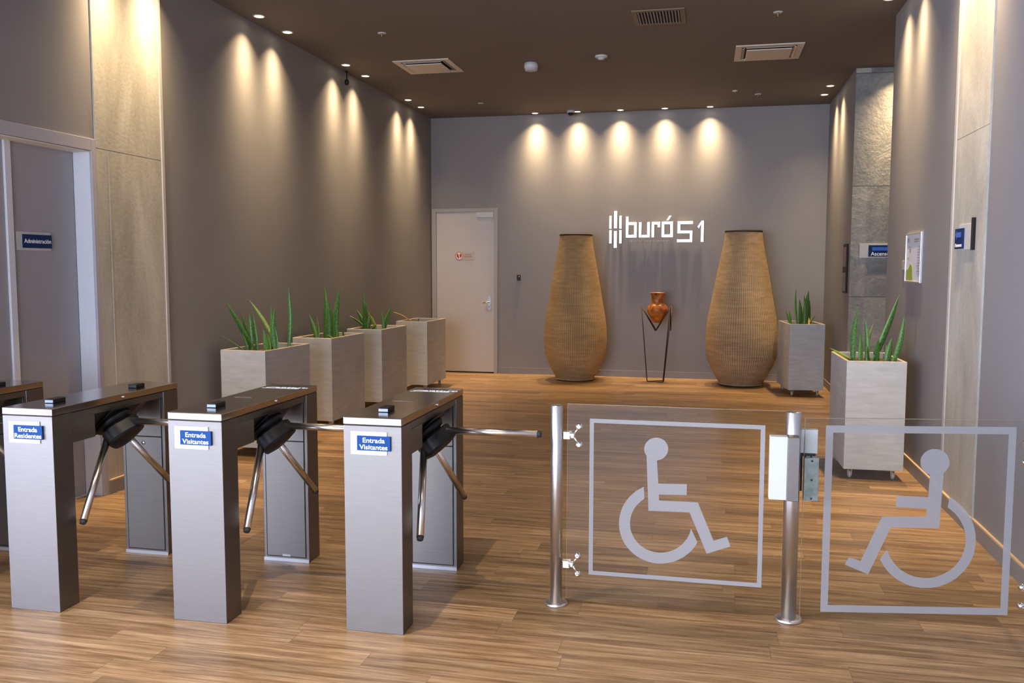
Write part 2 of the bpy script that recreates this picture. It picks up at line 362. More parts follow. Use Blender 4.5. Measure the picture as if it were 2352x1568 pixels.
SYMBOL_B = {'body': [(0.546,0.729),(0.536,0.464),(0.313,0.465),(0.217,0.238),(0.107,0.283),(0.125,0.319),(0.18,0.302),(0.271,0.516),(0.474,0.52),(0.475,0.557),(0.333,0.562),(0.335,0.617),(0.48,0.612),(0.483,0.719),(0.495,0.716),(0.506,0.716),(0.518,0.716),(0.533,0.721)],'wheel': [(0.577,0.614),(0.599,0.601),(0.619,0.586),(0.636,0.57),(0.653,0.552),(0.667,0.532),(0.68,0.511),(0.69,0.489),(0.697,0.465),(0.703,0.441),(0.705,0.417),(0.706,0.392),(0.704,0.368),(0.699,0.344),(0.692,0.321),(0.682,0.299),(0.67,0.278),(0.656,0.258),(0.639,0.241),(0.622,0.224),(0.602,0.211),(0.58,0.199),(0.559,0.189),(0.536,0.182),(0.512,0.178),(0.487,0.176),(0.464,0.176),(0.439,0.18),(0.415,0.185),(0.391,0.194),(0.37,0.205),(0.349,0.218),(0.329,0.233),(0.311,0.25),(0.295,0.269),(0.282,0.289),(0.269,0.311),(0.3,0.358),(0.307,0.34),(0.316,0.322),(0.326,0.305),(0.339,0.289),(0.353,0.274),(0.368,0.262),(0.385,0.251),(0.403,0.241),(0.422,0.234),(0.441,0.229),(0.46,0.226),(0.481,0.224),(0.5,0.225),(0.52,0.228),(0.538,0.234),(0.557,0.241),(0.574,0.251),(0.59,0.261),(0.606,0.275),(0.619,0.288),(0.631,0.304),(0.64,0.321),(0.648,0.339),(0.654,0.357),(0.658,0.376),(0.66,0.396),(0.66,0.416),(0.657,0.436),(0.653,0.455),(0.647,0.473),(0.638,0.491),(0.627,0.509),(0.615,0.525),(0.602,0.539),(0.587,0.552),(0.571,0.564)],'head': [(0.57,0.779),(0.569,0.787),(0.566,0.794),(0.563,0.803),(0.56,0.81),(0.554,0.816),(0.548,0.823),(0.541,0.828),(0.535,0.832),(0.526,0.835),(0.519,0.838),(0.51,0.839),(0.501,0.839),(0.493,0.84),(0.484,0.838),(0.475,0.835),(0.468,0.831),(0.461,0.826),(0.455,0.822),(0.45,0.815),(0.445,0.809),(0.441,0.801),(0.439,0.794),(0.438,0.786),(0.438,0.777),(0.439,0.769),(0.44,0.761),(0.443,0.753),(0.447,0.745),(0.453,0.739),(0.458,0.733),(0.466,0.727),(0.472,0.723),(0.481,0.72),(0.488,0.717),(0.497,0.716),(0.506,0.716),(0.514,0.716),(0.523,0.718),(0.532,0.721),(0.539,0.724),(0.546,0.729),(0.552,0.734),(0.558,0.74),(0.562,0.747),(0.565,0.754),(0.569,0.762),(0.57,0.771)]}
LEAVES = {
  'p1': [(-0.275,0.043,0.912,-0.312,-0.157,1.36,0.049,0),(-0.312,-0.118,0.921,-0.312,-0.232,1.058,0.011,0),(-0.225,0.062,0.916,-0.254,0.023,1.256,0.038,0),(-0.181,0.026,0.921,-0.199,0.052,1.261,0.043,0),(-0.134,0.059,0.919,-0.172,0.059,1.277,0.043,0),(0.021,-0.063,0.944,-0.022,-0.02,1.111,0.048,0),(0.04,0.004,1.046,-0.146,-0.037,1.378,0.032,1),(0.056,-0.009,0.945,0.056,-0.008,1.331,0.037,0),(0.161,-0.131,0.963,0.148,-0.129,1.164,0.031,0),(0.211,-0.127,0.975,0.166,-0.146,1.322,0.052,0),(0.186,0.07,0.973,0.171,0.111,1.489,0.043,0),(-0.204,-0.069,0.961,-0.197,-0.076,1.069,0.019,0),(0.038,-0.04,0.953,0.012,-0.008,1.068,0.032,0)],
  'p2': [(-0.172,0.025,0.921,-0.253,0.046,1.166,0.05,0),(-0.075,-0.14,0.935,-0.09,-0.114,1.151,0.025,0),(-0.158,0.053,0.919,-0.14,0.034,1.079,0.032,0),(-0.086,0.044,0.934,-0.056,0.016,1.49,0.063,0),(0.003,-0.001,0.939,0.009,-0.029,1.336,0.069,0),(0.03,0.014,0.95,0.051,-0.023,1.23,0.05,0),(0.108,-0.011,0.954,0.155,-0.053,1.449,0.062,0),(0.069,-0.015,0.941,0.059,-0.016,1.117,0.05,0),(0.158,-0.017,0.949,0.165,-0.045,1.057,0.027,0),(0.025,-0.066,0.938,0.007,-0.069,0.956,0.025,1)],
  'p3': [(-0.278,-0.025,0.936,-0.336,-0.065,1.088,0.036,0),(-0.247,-0.01,0.921,-0.286,0.02,1.163,0.057,0),(-0.222,0.041,0.918,-0.198,0.035,1.365,0.065,0),(-0.121,-0.075,0.928,-0.118,-0.111,1.228,0.05,0),(-0.127,-0.004,0.923,-0.09,0.025,1.151,0.05,0),(-0.011,-0.069,0.929,-0.086,-0.1,1.143,0.035,1),(0.101,-0.085,0.939,0.076,-0.073,1.144,0.039,0),(0.119,-0.053,0.945,0.224,-0.087,1.216,0.054,0),(-0.042,-0.067,0.929,0.029,-0.091,0.988,0.021,0)],
  'p4': [(-0.303,-0.048,0.932,-0.379,-0.074,1.055,0.026,2),(-0.037,-0.102,0.942,-0.081,-0.094,0.994,0.016,1),(-0.044,-0.029,0.937,-0.002,-0.078,0.978,0.016,0)],
  'R2': [(-0.145,-0.069,0.953,-0.154,-0.02,1.103,0.053,0),(-0.191,-0.097,0.963,-0.211,-0.087,1.114,0.027,0),(-0.044,-0.078,0.938,-0.081,-0.032,1.398,0.039,0),(-0.018,0.057,0.939,-0.026,0.022,1.263,0.054,0),(0.018,-0.136,0.942,0.014,-0.158,1.322,0.053,0),(0.048,0.071,0.93,0.09,0.024,1.38,0.072,0),(0.095,0.031,0.933,0.098,-0.015,1.266,0.05,0),(0.094,-0.142,0.935,0.087,-0.098,1.021,0.039,2),(0.12,-0.128,0.952,0.175,-0.126,1.067,0.021,0)],
  'R1': [(-0.168,-0.098,0.94,-0.31,-0.1,1.022,0.022,1),(-0.117,-0.135,0.94,-0.11,-0.178,1.349,0.049,0),(-0.075,-0.126,0.94,-0.072,-0.083,1.171,0.038,0),(-0.037,-0.084,0.931,-0.039,-0.049,1.273,0.038,0),(0.024,0.0,0.929,0.035,-0.008,1.217,0.027,1),(0.008,-0.092,0.938,-0.025,-0.14,1.051,0.024,0),(0.043,-0.037,0.928,0.226,-0.025,1.46,0.054,0),(0.079,-0.039,0.935,0.072,-0.071,1.102,0.049,0),(0.13,-0.067,0.933,0.136,-0.039,1.056,0.032,0),(0.141,-0.116,0.938,0.165,-0.111,1.117,0.054,0),(0.175,-0.143,0.969,0.253,-0.107,1.296,0.043,0)],
}

# ================================================================== SETTING
TH = .2
struct(MB().box(-9.9, -9, -.12, 4.2, DY+TH, 0).build('floor', FLOOR))
struct(MB().box(-9.9, FY, HZ, 4.2, DY+TH, HZ+.2).build('ceiling', CEIL))
struct(MB().box(LX-TH, DY, 0, RX+TH, DY+TH, HZ).build('wall_back', PAINT))
# left wall with the administration doorway (y 3.75 - 5.59, top 2.58)
O0, O1, OZ = 3.70, 5.585, 2.585
struct(MB().box(LX-TH, 3.0, 0, LX, O0, HZ).box(LX-TH, O0, OZ, LX, O1, HZ).box(LX-TH, 6.375, 0, LX, DY, HZ).build('wall_left', PAINT))
struct(MB().box(RX, FY, 0, RX+TH, 5.93, HZ).box(RX, 6.66, 0, RX+TH, 8.97, HZ).box(RX, 11.2, 0, RX+TH, DY, HZ).build('wall_right', PAINT))
struct(MB().box(RX+TH, 11.2, 0, 3.7, 11.36, HZ).box(RX+.0, 11.195, 0, RX+TH, 11.2, HZ).build('wall_lift_lobby', STONE))
struct(MB().box(3.7, 8.6, 0, 3.85, 11.4, HZ).box(RX+TH, 8.45, 0, 3.85, 8.6, HZ).build('wall_lobby_side', PAINT))
struct(MB().box(-9.7, 3.0, 0, LX-TH, 3.2, HZ).build('wall_return', PAINT))
# concrete pillars flush with the walls: formwork joints and plaster edge
def pillar(name, x, xo, y0, y1, zj, side):
    m = MB().box(min(x, xo), y0, 0, max(x, xo), y1, zj-.003).box(min(x, xo), y0, zj+.003, max(x, xo), y1, HZ)
    s = 1 if side == 'left' else -1
    m.box(*( (x-.02, y0, zj-.003, x-.004, y1, zj+.003) if side == 'left' else (x+.004, y0, zj-.003, x+.02, y1, zj+.003)))
    o = struct(m.build(name, CONC)); return o
pillar('trim_1', LX+.012, LX-TH, O1, 6.375, 2.525, 'left')
pillar('trim_2', RX-.012, RX+TH, 5.93, 6.66, 2.55, 'right')
struct(MB().box(LX-.0, 6.362, 0, LX+.022, 6.392, HZ).build('trim_3', simple('pale_plaster_bead', (.46, .44, .41), .7)))
struct(MB().box(RX-.02, 6.648, 0, RX+.0, 6.69, HZ).build('trim_4', MATS['pale_plaster_bead']))
struct(MB().box(LX+.012, O1+.13, .11, LX+.017, O1+.14, 2.51).build('trim_5', CONC))
# skirting
def skirt(name, parts): 
    m = MB(); t = MB()
    for (x0, y0, x1, y1) in parts: m.box(x0, y0, 0, x1, y1, .098)
    struct(m.build(name, SKIRT)); return None
skirt('baseboard_back', [(-3.215, DY-.016, RX, DY)])
skirt('baseboard_left', [(LX, 3.0, LX+.016, O0-.06), (LX+.012, O1+.012, LX+.03, 6.38), (LX, 6.38, LX+.016, DY)])
skirt('baseboard_right', [(RX-.016, FY, RX, 5.93), (RX-.03, 5.93, RX-.012, 6.66), (RX-.016, 6.66, RX, 8.97), (RX-.016, 11.2, RX, DY)])
struct(MB().box(RX-.016, FY, .098, RX, 5.93, .108).box(RX-.03, 5.93, .098, RX-.012, 6.66, .108).box(RX-.016, 6.66, .098, RX, 8.97, .108).build('trim_6', TANTOP))
struct(MB().box(LX+.012, O1+.012, .098, LX+.03, 6.38, .108).build('trim_7', TANTOP))

# entrance glazing behind the camera; side glazing on the far left is added
m = MB().box(-9.7, FY-.1, 0, RX, FY, .06).box(-9.7, FY-.1, 3.6, RX, FY, HZ)
for x in (-9.7, -7.8, -5.9, -4.0, -2.1, -.2, RX-.06): m.box(x, FY-.1, .06, x+.06, FY, 3.6)
for y in (-4.0, -2.2, -.4, 1.4, 2.94): m.box(-9.8, y, .06, -9.7, y+.06, 3.6)  # mullions of the added side glazing
m.box(-9.8, FY, 0, -9.7, 3.0, .06).box(-9.8, FY, 3.6, -9.7, 3.0, HZ)
struct(m.build('window_1', simple('dark_bronze_frame', (.05, .045, .04), .4, .5)))
struct(MB().box(-9.64, FY-.06, .06, RX-.06, FY-.05, 3.6).build('window_2', GLASS))

struct(MB().box(-9.76, FY+.06, .06, -9.75, 2.94, 3.6).build('added_side_window', GLASS))  # unseen side pane, added together with its fill lamp
# ---------------- administration doorway in the left wall
dr = empty('door_1', (LX, 4.95, 0), kind='structure')
def P(mb, name, mat, par): return mb.build(name, mat, par)
fx = 0.012
m = MB().box(-.14, O1-4.95-.045, 0, fx, O1-4.95, OZ, .003).box(-.14, O0-4.95, OZ-.085, fx, O1-4.95-.045, OZ, .003).box(-.14, O0-4.95, 0, fx, O0-4.95+.045, OZ-.085, .003)
P(m, 'door_frame', simple('lilac_grey_frame_paint', (.40, .38, .42), .45), dr)
P(MB().box(-.139, O1-4.95-.049, 0, -.004, O1-4.95-.045, OZ-.086), 'jamb_lining', JAMB, dr)
P(MB().box(-.139, O0-4.95+.05, OZ-.093, -.004, O1-4.95-.05, OZ-.087), 'header_lining', simple('header_light_cream', (.80, .76, .62), .5), dr)  # cream colour stands in for the bright wedge of light under the header
lf = P(MB().box(-.18, -.005, .012, -.14, O1-4.95-.05, OZ-.09, .002), 'door_leaf', simple('grey_door_laminate', (.34, .33, .35), .35, var=.03, scale=1), dr)
P(MB().box(-.18, -1.2, .012, -.14, -.065, OZ-.09, .002), 'door_leaf', MATS['grey_door_laminate'], dr)
P(MB().box(-.19, -.062, 0, -.125, -.008, OZ-.09, .003), 'mullion', JAMB, dr)
P(MB().box(-.18, -1.2, 0, -.13, O1-4.95-.05, .012), 'threshold', WHITE, dr)
sg = empty('door_sign', (LX-.139, 5.13, 1.848), label='blue sign reading Administración on the grey door at far left', cat='sign')
P(MB().box(0, -.165, -.062, .006, .145, .062, .001), 'backing_plate', PLATEW, sg)
P(MB().box(.006, -.115, -.045, .012, .150, .045, .001), 'sign_face', NAVY, sg)
text('Administración', .040, (.0125, .02, 0), TXTW, sg, face='left', bold=.0004)

# ---------------- service door in the back wall
d2 = empty('door_2', (-3.745, DY, 0), kind='structure')
m = MB().box(-.545, -.035, 0, -.472, 0, 2.60, .003).box(.472, -.035, 0, .525, 0, 2.60, .003).box(-.472, -.035, 2.545, .472, 0, 2.60, .003)
P(m, 'door_frame', FRAMEW, d2)
P(MB().box(-.47, -.016, .02, .472, -.001, 2.545, .002), 'door_leaf', DOORW, d2)
P(MB().box(-.47, -.014, 0, .472, -.001, .02), 'door_gap', DARK, d2)
P(MB().box(.19, -.045, 2.458, .465, -.018, 2.54, .004), 'door_closer', WHITE, d2)
hd = P(MB().prism([(.40+.022*cos(a)*1.0, 1.12+(.09 if sin(a) > 0 else -.09)+.022*sin(a)) for a in [i*2*pi/20 for i in range(20)]], -.024, -.016), 'handle_plate', simple('satin_nickel', (.45, .50, .50), .3, .9), d2)
P(MB().rod((.40, -.02, 1.14), (.40, -.055, 1.14), .009).rod((.405, -.055, 1.14), (.30, -.055, 1.115), .009), 'lever', CHROME, hd)
P(MB().lathe([(.009, 0), (.009, .006)], 16, Matrix.Translation((.40, -.024, 1.06)) @ Matrix.Rotation(radians(90), 4, 'X')), 'lock_cylinder', CHROME, hd)
ds = empty('door_sign', (-3.84, DY-.016, 1.858), label='small round red no entry sign with pale text plate on the service door', cat='sign')
RX90 = Matrix.Rotation(radians(90), 4, 'X')
P(MB().box(.03, -.005, -.062, .245, 0, .062, .001), 'text_plate', simple('beige_sign_plate', (.50, .42, .36), .5), ds)
P(MB().lathe([(.066, 0), (.066, .008)], 40, RX90), 'roundel', simple('white_roundel', (.75, .70, .68), .5), ds)
P(MB().lathe([(.066, .0078), (.060, .0095), (.056, .0078)], 40, RX90, cap=False), 'red_ring', RED, ds)
P(MB().prism([(-.042, .022), (-.026, .040), (-.008, .010), (.0, -.038), (-.02, -.036), (-.040, -.012)], -.0085, -.008).prism([(.042, .022), (.022, .040), (.006, .014), (.012, -.02), (.03, -.03), (.044, -.008)], -.0085, -.008), 'red_figure_print', RED, ds)
text('Personal\nautorizado', .030, (.145, -.0055, .006), simple('brown_print', (.25, .12, .09), .5), ds)

# card reader on the back wall
cr = empty('card_reader', (-2.876, DY, 1.517), label='small black card reader with red light on the back wall beside the white door', cat='card reader')
P(MB().box(-.027, -.03, -.045, .027, 0, .045, .005), 'body', BLACK, cr)
P(MB().lathe([(.006, 0), (.006, .003)], 12, Matrix.Translation((.010, -.030, .018)) @ RX90), 'indicator_light', REDLED, cr)

# ---------------- logo on the back wall
lg = empty('logo_sign', (0, DY, 0), label='white lettering reading buró 51 centros empresariales with bar emblem on back wall', cat='sign')
def LG(u, v): return (-1.462+(u-157)*.00083, 2.529-(v-118)*.00084)
def bars(name, rects, mat=LOGOW, th=(-.052, -.030)):
    m = MB()
    for r in rects:
        if not isinstance(r[0], tuple):
            (x0, z1), (x1, z0) = LG(r[0], r[1]), LG(r[2], r[3]); m.box(x0, th[0], z0, x1, th[1], z1, .0012, 1)
        else: m.prism([LG(*p) for p in r], th[0]-.0003, th[1])
    for r in rects[:1]:
        if not isinstance(r[0], tuple):
            x, z = LG((r[0]+r[2])/2, (r[1]+r[3])/2); m.box(x-.005, th[1], z-.005, x+.005, 0, z+.005)
        else:
            x, z = LG(*[sum(p[i] for p in r)/len(r) for i in (0, 1)]); m.box(x-.005, th[1], z-.005, x+.005, 0, z+.005)
    return m.build(name, mat, lg)
for r in [(158, 202, 198, 432), (243, 116, 297, 424), (340, 202, 382, 432), (158, 462, 202, 696), (243, 478, 297, 776), (340, 462, 382, 694)]: bars('emblem_bar', [r])
bars('letter_b', [(460, 220, 505, 592), (505, 322, 655, 368), (608, 368, 655, 548), (505, 548, 655, 592)])
bars('letter_u', [(695, 322, 740, 592), (740, 548, 845, 592), (845, 320, 892, 592)])
bars('letter_r', [(925, 318, 970, 592), (970, 318, 1075, 362), (1030, 362, 1075, 412)])
bars('letter_o', [(1105, 316, 1150, 590), (1150, 316, 1258, 360), (1258, 316, 1305, 590), (1150, 545, 1258, 590)])
bars('accent_mark', [((1190, 288), (1240, 210), (1275, 210), (1225, 288))])
bars('digit_5', [(1385, 312, 1655, 360), (1385, 360, 1435, 478), (1385, 478, 1650, 522), (1605, 522, 1650, 634), (1380, 634, 1650, 680)])
bars('digit_1', [(1800, 350, 1848, 676), ((1738, 408), (1808, 305), (1848, 305), (1848, 352), (1800, 352), (1765, 438))])
x, z = LG(880, 650)
text('centros empresariales', .040, (x, -.030, z), LOGOD, lg, name='tagline', sx=1.0, space=1.62, ext=.002)

# ================================================================== TURNSTILES
TW, TL, LEGD = .278, 1.02, .136
def turnstile(x, y, lab, word, rear='slot', rz=0):
    t = empty('turnstile', (x, y, 0), rz, label=lab, cat='turnstile', group='tripod turnstiles across the lobby')
    P(MB().box(0, 0, 0, TW, LEGD, .962, .002), 'front_leg', STEEL, t)
    rl = P(MB().box(0, TL-LEGD, 0, TW, TL, .962, .002), 'rear_leg', STEEL, t)
    ry = TL-LEGD
    P(MB().box(.022, ry-.004, .03, TW-.022, ry, .695, .001), 'service_door', STEEL, rl)
    P(MB().box(.022, ry-.004, .70, TW-.022, ry, .925, .001), 'upper_panel', STEEL, rl)
    P(MB().box(.017, ry-.0015, .025, TW-.017, ry+.001, .93), 'door_gap', DARK, rl)
    P(MB().box(0, ry-.006, 0, TW, ry, .018), 'base_strip', simple_once('pale_anodised_strip', (.55, .57, .62), .35, .6), rl)
    P(MB().lathe([(.011, 0), (.011, .004), (.004, .005)], 20, Matrix.Translation((.14, ry-.004, .66)) @ RX90), 'cam_lock', CHROME, rl)
    P(MB().box(.006, LEGD, .928, TW-.006, ry, .962), 'beam', STEEL, t)
    h = MB().box(.02, LEGD, .812, TW-.002, .30, .928)
    h.prism([(.02, .928), (TW-.004, .928), (TW-.02, .915), (.165, .812), (.02, .812)], .30, .74)
    P(h, 'mechanism_housing', STEEL, t)
    P(MB().box(-.001, -.001, .966, TW+.001, TL+.001, 1.0, .003), 'lid', LID, t)
    P(MB().box(.004, .004, .96, TW-.004, TL-.004, .967), 'shadow_gap', DARK, t)
    # tripod head: everything about the tilted axis
    ti = .84; ax = Vector((cos(ti), 0, -sin(ti))); apex = Vector((.216, .519, .857))
    q = ax.to_track_quat('Z', 'Y').to_matrix().to_4x4()
    def TM(d): return Matrix.Translation(apex+ax*d) @ q
    P(MB().box(-.115, -.115, -.006, .115, .115, 0, .002, 1, TM(.004)), 'mounting_plate', BLACK, t)
    hb = P(MB().lathe([(.098, .004), (.102, .02), (.085, .036), (.070, .040), (.070, .052)], 40, TM(0)), 'hub_flange', BLACK, t)
    pr = []
    cov = MB(); n = 48
    def lobe(a): return .100+.010*cos(3*a+pi)
    rings = []
    for (s, d) in ((.90, .046), (1.0, .054), (1.02, .112), (.95, .124), (.55, .134), (0, .136)):
        rings.append([cov.bm.verts.new(TM(d) @ Vector((s*lobe(2*pi*i/n)*cos(2*pi*i/n), s*lobe(2*pi*i/n)*sin(2*pi*i/n), 0))) for i in range(n)] if s else [cov.bm.verts.new(TM(d) @ Vector((0, 0, 0)))])
    cov.bm.faces.new(rings[0])
    for a, b in zip(rings[:-1], rings[1:]):
        for i in range(n):
            j = (i+1) % n
            f = cov.bm.faces.new((a[i], a[j], b[j], b[i]) if len(b) > 1 else (a[i], a[j], b[0])); f.smooth = True
    for rg in rings[1:4]:
        ids = set(rg)
        for v in rg:
            for e in v.link_edges:
                if e.verts[0] in ids and e.verts[1] in ids: e.smooth = False
    P(cov, 'hub_cover', BLACK, t)
    for k in range(3):
        A = 2*pi*k/3; X = Vector((1, 0, 0)); c = ax.dot(X)
        v = ax*c*(1-cos(A))+X*cos(A)+ax.cross(X)*sin(A)
        s = apex+v*.115; e = apex+v*.585
        arm = P(MB().rod(s, e, .018, 24), 'arm', TUBE, t)
        P(MB().rod(e, e+v*.018, .0185, 24, .014), 'end_cap', RUBBER, arm)
    # lock on the lid side, readers on top
    P(MB().lathe([(.009, 0), (.009, .004), (.005, .008), (0, .009)], 16, Matrix.Translation((TW+.001, .527, .984)) @ Matrix.Rotation(radians(90), 4, 'Y')), 'lid_lock', CHROME, t)
    rd = P(MB().box(.108, .155, 1.0, .158, .245, 1.021, .004), 'card_reader', BLACK, t)
    P(MB().box(.110, .1543, 1.003, .156, .1555, 1.016), 'reader_window', simple_once('blue_grey_lens', (.20, .24, .30), .2), rd)
    if rear == 'reader':
        r3 = P(MB().box(.160, .73, 1.0, .212, .81, 1.021, .004), 'card_reader', BLACK, t)
    else:
        P(MB().box(.075, .925, 1.0, .215, .950, 1.0006), 'card_slot', DARK, t)
        P(MB().box(.055, .50, 1.0, .155, .545, 1.0005), 'display_window', simple_once('smoked_window', (.10, .09, .085), .15), t)
        tx = MB()
        tx.box(.02, .86, 1.0, .235, .864, 1.0005).prism([(.03, .888), (.06, .905), (.09, .905), (.12, .88), (.10, .875), (.085, .895), (.062, .895), (.04, .878)], 1.0, 1.0006, 'z')
        P(tx, 'printed_arrow', TXTW, t)
        text('INTRODUZCA\nTARJETA', .030, (.185, .885, 1.0003), TXTW, t, face='top')
    # sign on the front leg
    sp_ = P(MB().box(.035, -.004, .830, .210, 0, .937, .001), 'sign_plate', PLATEW, t)
    sf = P(MB().box(.068, -.010, .851, .228, -.004, .918, .001), 'sign_face', BLUE, sp_)
    text('Entrada\n'+word, .031, (.148, -.0105, .882), TXTW, sp_, bold=.0004, sx=1.12)
    return t
_once = {}
def simple_once(n, *a):
    if n not in _once: _once[n] = simple(n, *a)
    return _once[n]
T1 = turnstile(-3.318, 3.574, 'steel turnstile with blue Entrada Residentes sign, left of the Visitantes ones', 'Residentes', 'reader')
T2 = turnstile(-2.455, 3.627, 'steel turnstile with Entrada Visitantes sign, in the middle between two others', 'Visitantes')
P(MB().box(.115, TL-LEGD-.0055, .030, .164, TL-LEGD-.004, .042), 'sticker', PLATEW, T2)
T3 = turnstile(-1.601, 3.690, 'steel turnstile with Entrada Visitantes sign beside the open floor and gate post', 'Visitantes')
T0 = turnstile(-4.125, 3.444, 'steel turnstile cut off by the left edge, nearest the left wall', 'Residentes', 'reader')

# ================================================================== GATES
def post(x, y, r, h, lab, name='gate_post'):
    t = empty(name, (x, y, 0), label=lab, cat='post', group='steel gate posts')
    P(MB().lathe([(r, .012), (r, h-.003), (r-.003, h), (0, h)], 48), 'tube', STEELV, t)
    P(MB().lathe([(r+.028, 0), (r+.029, .004), (r+.028, .012), (r+.022, .015), (r, .015)], 48), 'floor_flange', STEELV, t)
    return t
STEELV = steel('brushed_steel_post', (.66, .63, .61), .34, (1, 1, 60), .05)
post(-.706, 4.216, .030, 1.005, 'slim round steel post carrying the glass gate hinges, right of the turnstiles')
p2 = post(.411, 4.263, .036, 1.005, 'round steel post between the two glass gates holding a white lock box')
def decal(prs, Y0, t, name_b, rect, th, sym):
    y0, y1 = -.007, -.0062
    P(MB().frame(rect[0], rect[1], rect[2], rect[3], th, y0, y1), 'border_strip', FROST, t)
    m = MB()
    m.prism(sym['head'], y0, y1); m.prism(sym['body'], y0, y1); m.prism(sym['wheel'], y0, y1)
    P(m, 'wheelchair_symbol', FROST, t)
def hinge(t, x0, z, s, arms=(-.045, .045), dx=.10):
    """x0 post side, s=+1 towards the glass"""
    h = P(MB().box(min(x0, x0+s*.035), -.018, z-.02, max(x0, x0+s*.035), .006, z+.02, .003).box(min(x0+s*.038, x0+s*.055), -.018, z-.013, max(x0+s*.038, x0+s*.055), .004, z+.013, .003)
          .rod((x0+s*.036, -.008, z-.022), (x0+s*.036, -.008, z+.022), .006), 'hinge', CHROME, t)
    for a in arms:
        P(MB().rod((x0+s*.05, -.012, z), (x0+s*dx, -.012, z+a), .005, 10), 'spider_arm', CHROME, h)
        P(MB().lathe([(.006, -.010), (.018, -.008), (.018, .004), (.012, .012), (.004, .014), (0, .010)], 24, Matrix.Translation((x0+s*dx, -.008, z+a)) @ RX90), 'clamp_disc', CHROME, h)
    return h
g1 = empty('glass_gate', (0, 4.22, 0), label='left glass gate panel with frosted wheelchair symbol facing right, between the posts', cat='gate')
def pane(t, x0, x1, z0, z1):
    gp = P(MB().box(x0, -.005, z0, x1, .005, z1), 'glass_panel', GLASS, t)
    P(MB().box(x0, -.0052, z1, x1, .0052, z1+.0012).box(x0-.0008, -.0052, z0, x0, .0052, z1), 'polished_edge', GLEDGE, gp)
pane(g1, -.653, .366, .035, 1.012)
decal(None, 0, g1, '', (-.543, .165, .281, .944), .0205, SYMBOL_A)
hinge(g1, -.673, .857, 1, dx=.078); hinge(g1, -.673, .21, 1, dx=.075)
g2 = empty('glass_gate', (.555, 4.27, 0), math.atan(.175), label='right glass gate panel with larger mirrored wheelchair symbol, beside the right wall', cat='gate')
pane(g2, -.095, .985, .015, .978)
decal(None, 0, g2, '', (0, .052, .867, .946), .034, SYMBOL_B)
hinge(g2, 1.03, .825, -1, dx=.112); hinge(g2, 1.03, .142, -1, dx=.100)
# magnetic lock
ml = empty('lock_box', (.411, 4.2, .605), label='white and steel lock box mounted on the middle gate post', cat='lock')
P(MB().box(-.111, -.045, .003, -.033, .008, .298, .002), 'white_cover', WHITE, ml)
P(MB().box(-.033, -.050, 0, .020, .026, .297, .002), 'steel_channel', STEEL, ml)
mg = empty('electromagnet', (.48, 4.31, .60), label='white electromagnet unit with dark bracket behind the right glass gate edge', cat='lock')
P(MB().box(-.032, -.02, .205, .045, .02, .318, .002), 'white_housing', WHITE, mg)
P(MB().box(-.032, -.01, .02, -.020, .02, .205, .001).box(-.032, -.012, .190, .038, .02, .205, .001).box(-.014, -.012, .15, -.006, .01, .19).box(.014, -.012, .15, .022, .01, .19), 'bracket', BLACK, mg)
P(MB().box(-.006, -.008, .10, .040, .018, .19, .001), 'terminal_block', simple('pale_blue_grey_block', (.50, .53, .56), .4), mg)
P(MB().box(-.069, -.01, .24, -.032, .02, .30, .001), 'mounting_arm', GREYM, mg)
ap = empty('armature_plate', (.491, 4.249, .592), math.atan(.175), label='dull grey metal lock plate on the right glass gate near the post', cat='lock')
P(MB().box(-.033, -.02, 0, .033, 0, .203, .002), 'plate', ZINC, ap)
P(MB().lathe([(.005, 0), (.005, .003), (0, .004)], 12, Matrix.Translation((0, -.02, .012)) @ RX90).lathe([(.005, 0), (.005, .003), (0, .004)], 12, Matrix.Translation((0, -.02, .10)) @ RX90).lathe([(.005, 0), (.005, .003), (0, .004)], 12, Matrix.Translation((0, -.02, .19)) @ RX90), 'screws', simple('dark_screw', (.08, .08, .08), .4, .8), ap)

# ================================================================== PLANTERS
PW, PL, PZ0, PZ1 = .444, .80, .085, .947
def leaf(par, b, t, w, mat, idx):
    b = Vector(b); t = Vector(t); d = t-b; L = d.length
    rnd = random.Random(idx*7+int(L*1000))
    up_ = d.normalized(); side = Vector((cos(rnd.uniform(-.5, .5)), sin(rnd.uniform(-.5, .5)), 0)); side = (side-up_*side.dot(up_)).normalized(); nrm = up_.cross(side)
    bend = rnd.uniform(-.04, .04)*L*2; n = 12
    mb = MB(); uv = mb.bm.loops.layers.uv.new('UVMap')
    base_ = b - up_*.12; dd = t-base_; rows = []
    for i in range(n+1):
        s = i/n; wd = w*.5*(.55+.45*min(1, s/.45))*(1 if s < .5 else max(0.0, 1-((s-.5)/.5)**1.9))
        c = base_+dd*s+side*(bend*sin(pi*s))+nrm*(.01*sin(pi*s))
        row = []
        for k in (-1, -.5, 0, .5, 1): row.append(mb.bm.verts.new(c+side*wd*k+nrm*(wd*.35*(k*k))))
        rows.append(row)
    th = nrm*.0035; back = [[mb.bm.verts.new(v.co-th) for v in r] for r in rows]
    for i in range(n):
        for k in range(4):
            f = mb.bm.faces.new((rows[i][k], rows[i][k+1], rows[i+1][k+1], rows[i+1][k])); f.smooth = True
            for lp, (a, c2) in zip(f.loops, ((k, i), (k+1, i), (k+1, i+1), (k, i+1))): lp[uv].uv = (a/4, c2/n)
            f = mb.bm.faces.new((back[i][k+1], back[i][k], back[i+1][k], back[i+1][k+1])); f.smooth = True
            for lp, (a, c2) in zip(f.loops, ((k+1, i), (k, i), (k, i+1), (k+1, i+1))): lp[uv].uv = (a/4, c2/n)
        for k in (0, 4): mb.bm.faces.new((rows[i][k], rows[i+1][k], back[i+1][k], back[i][k]))
    P(mb, 'leaf', mat, par)
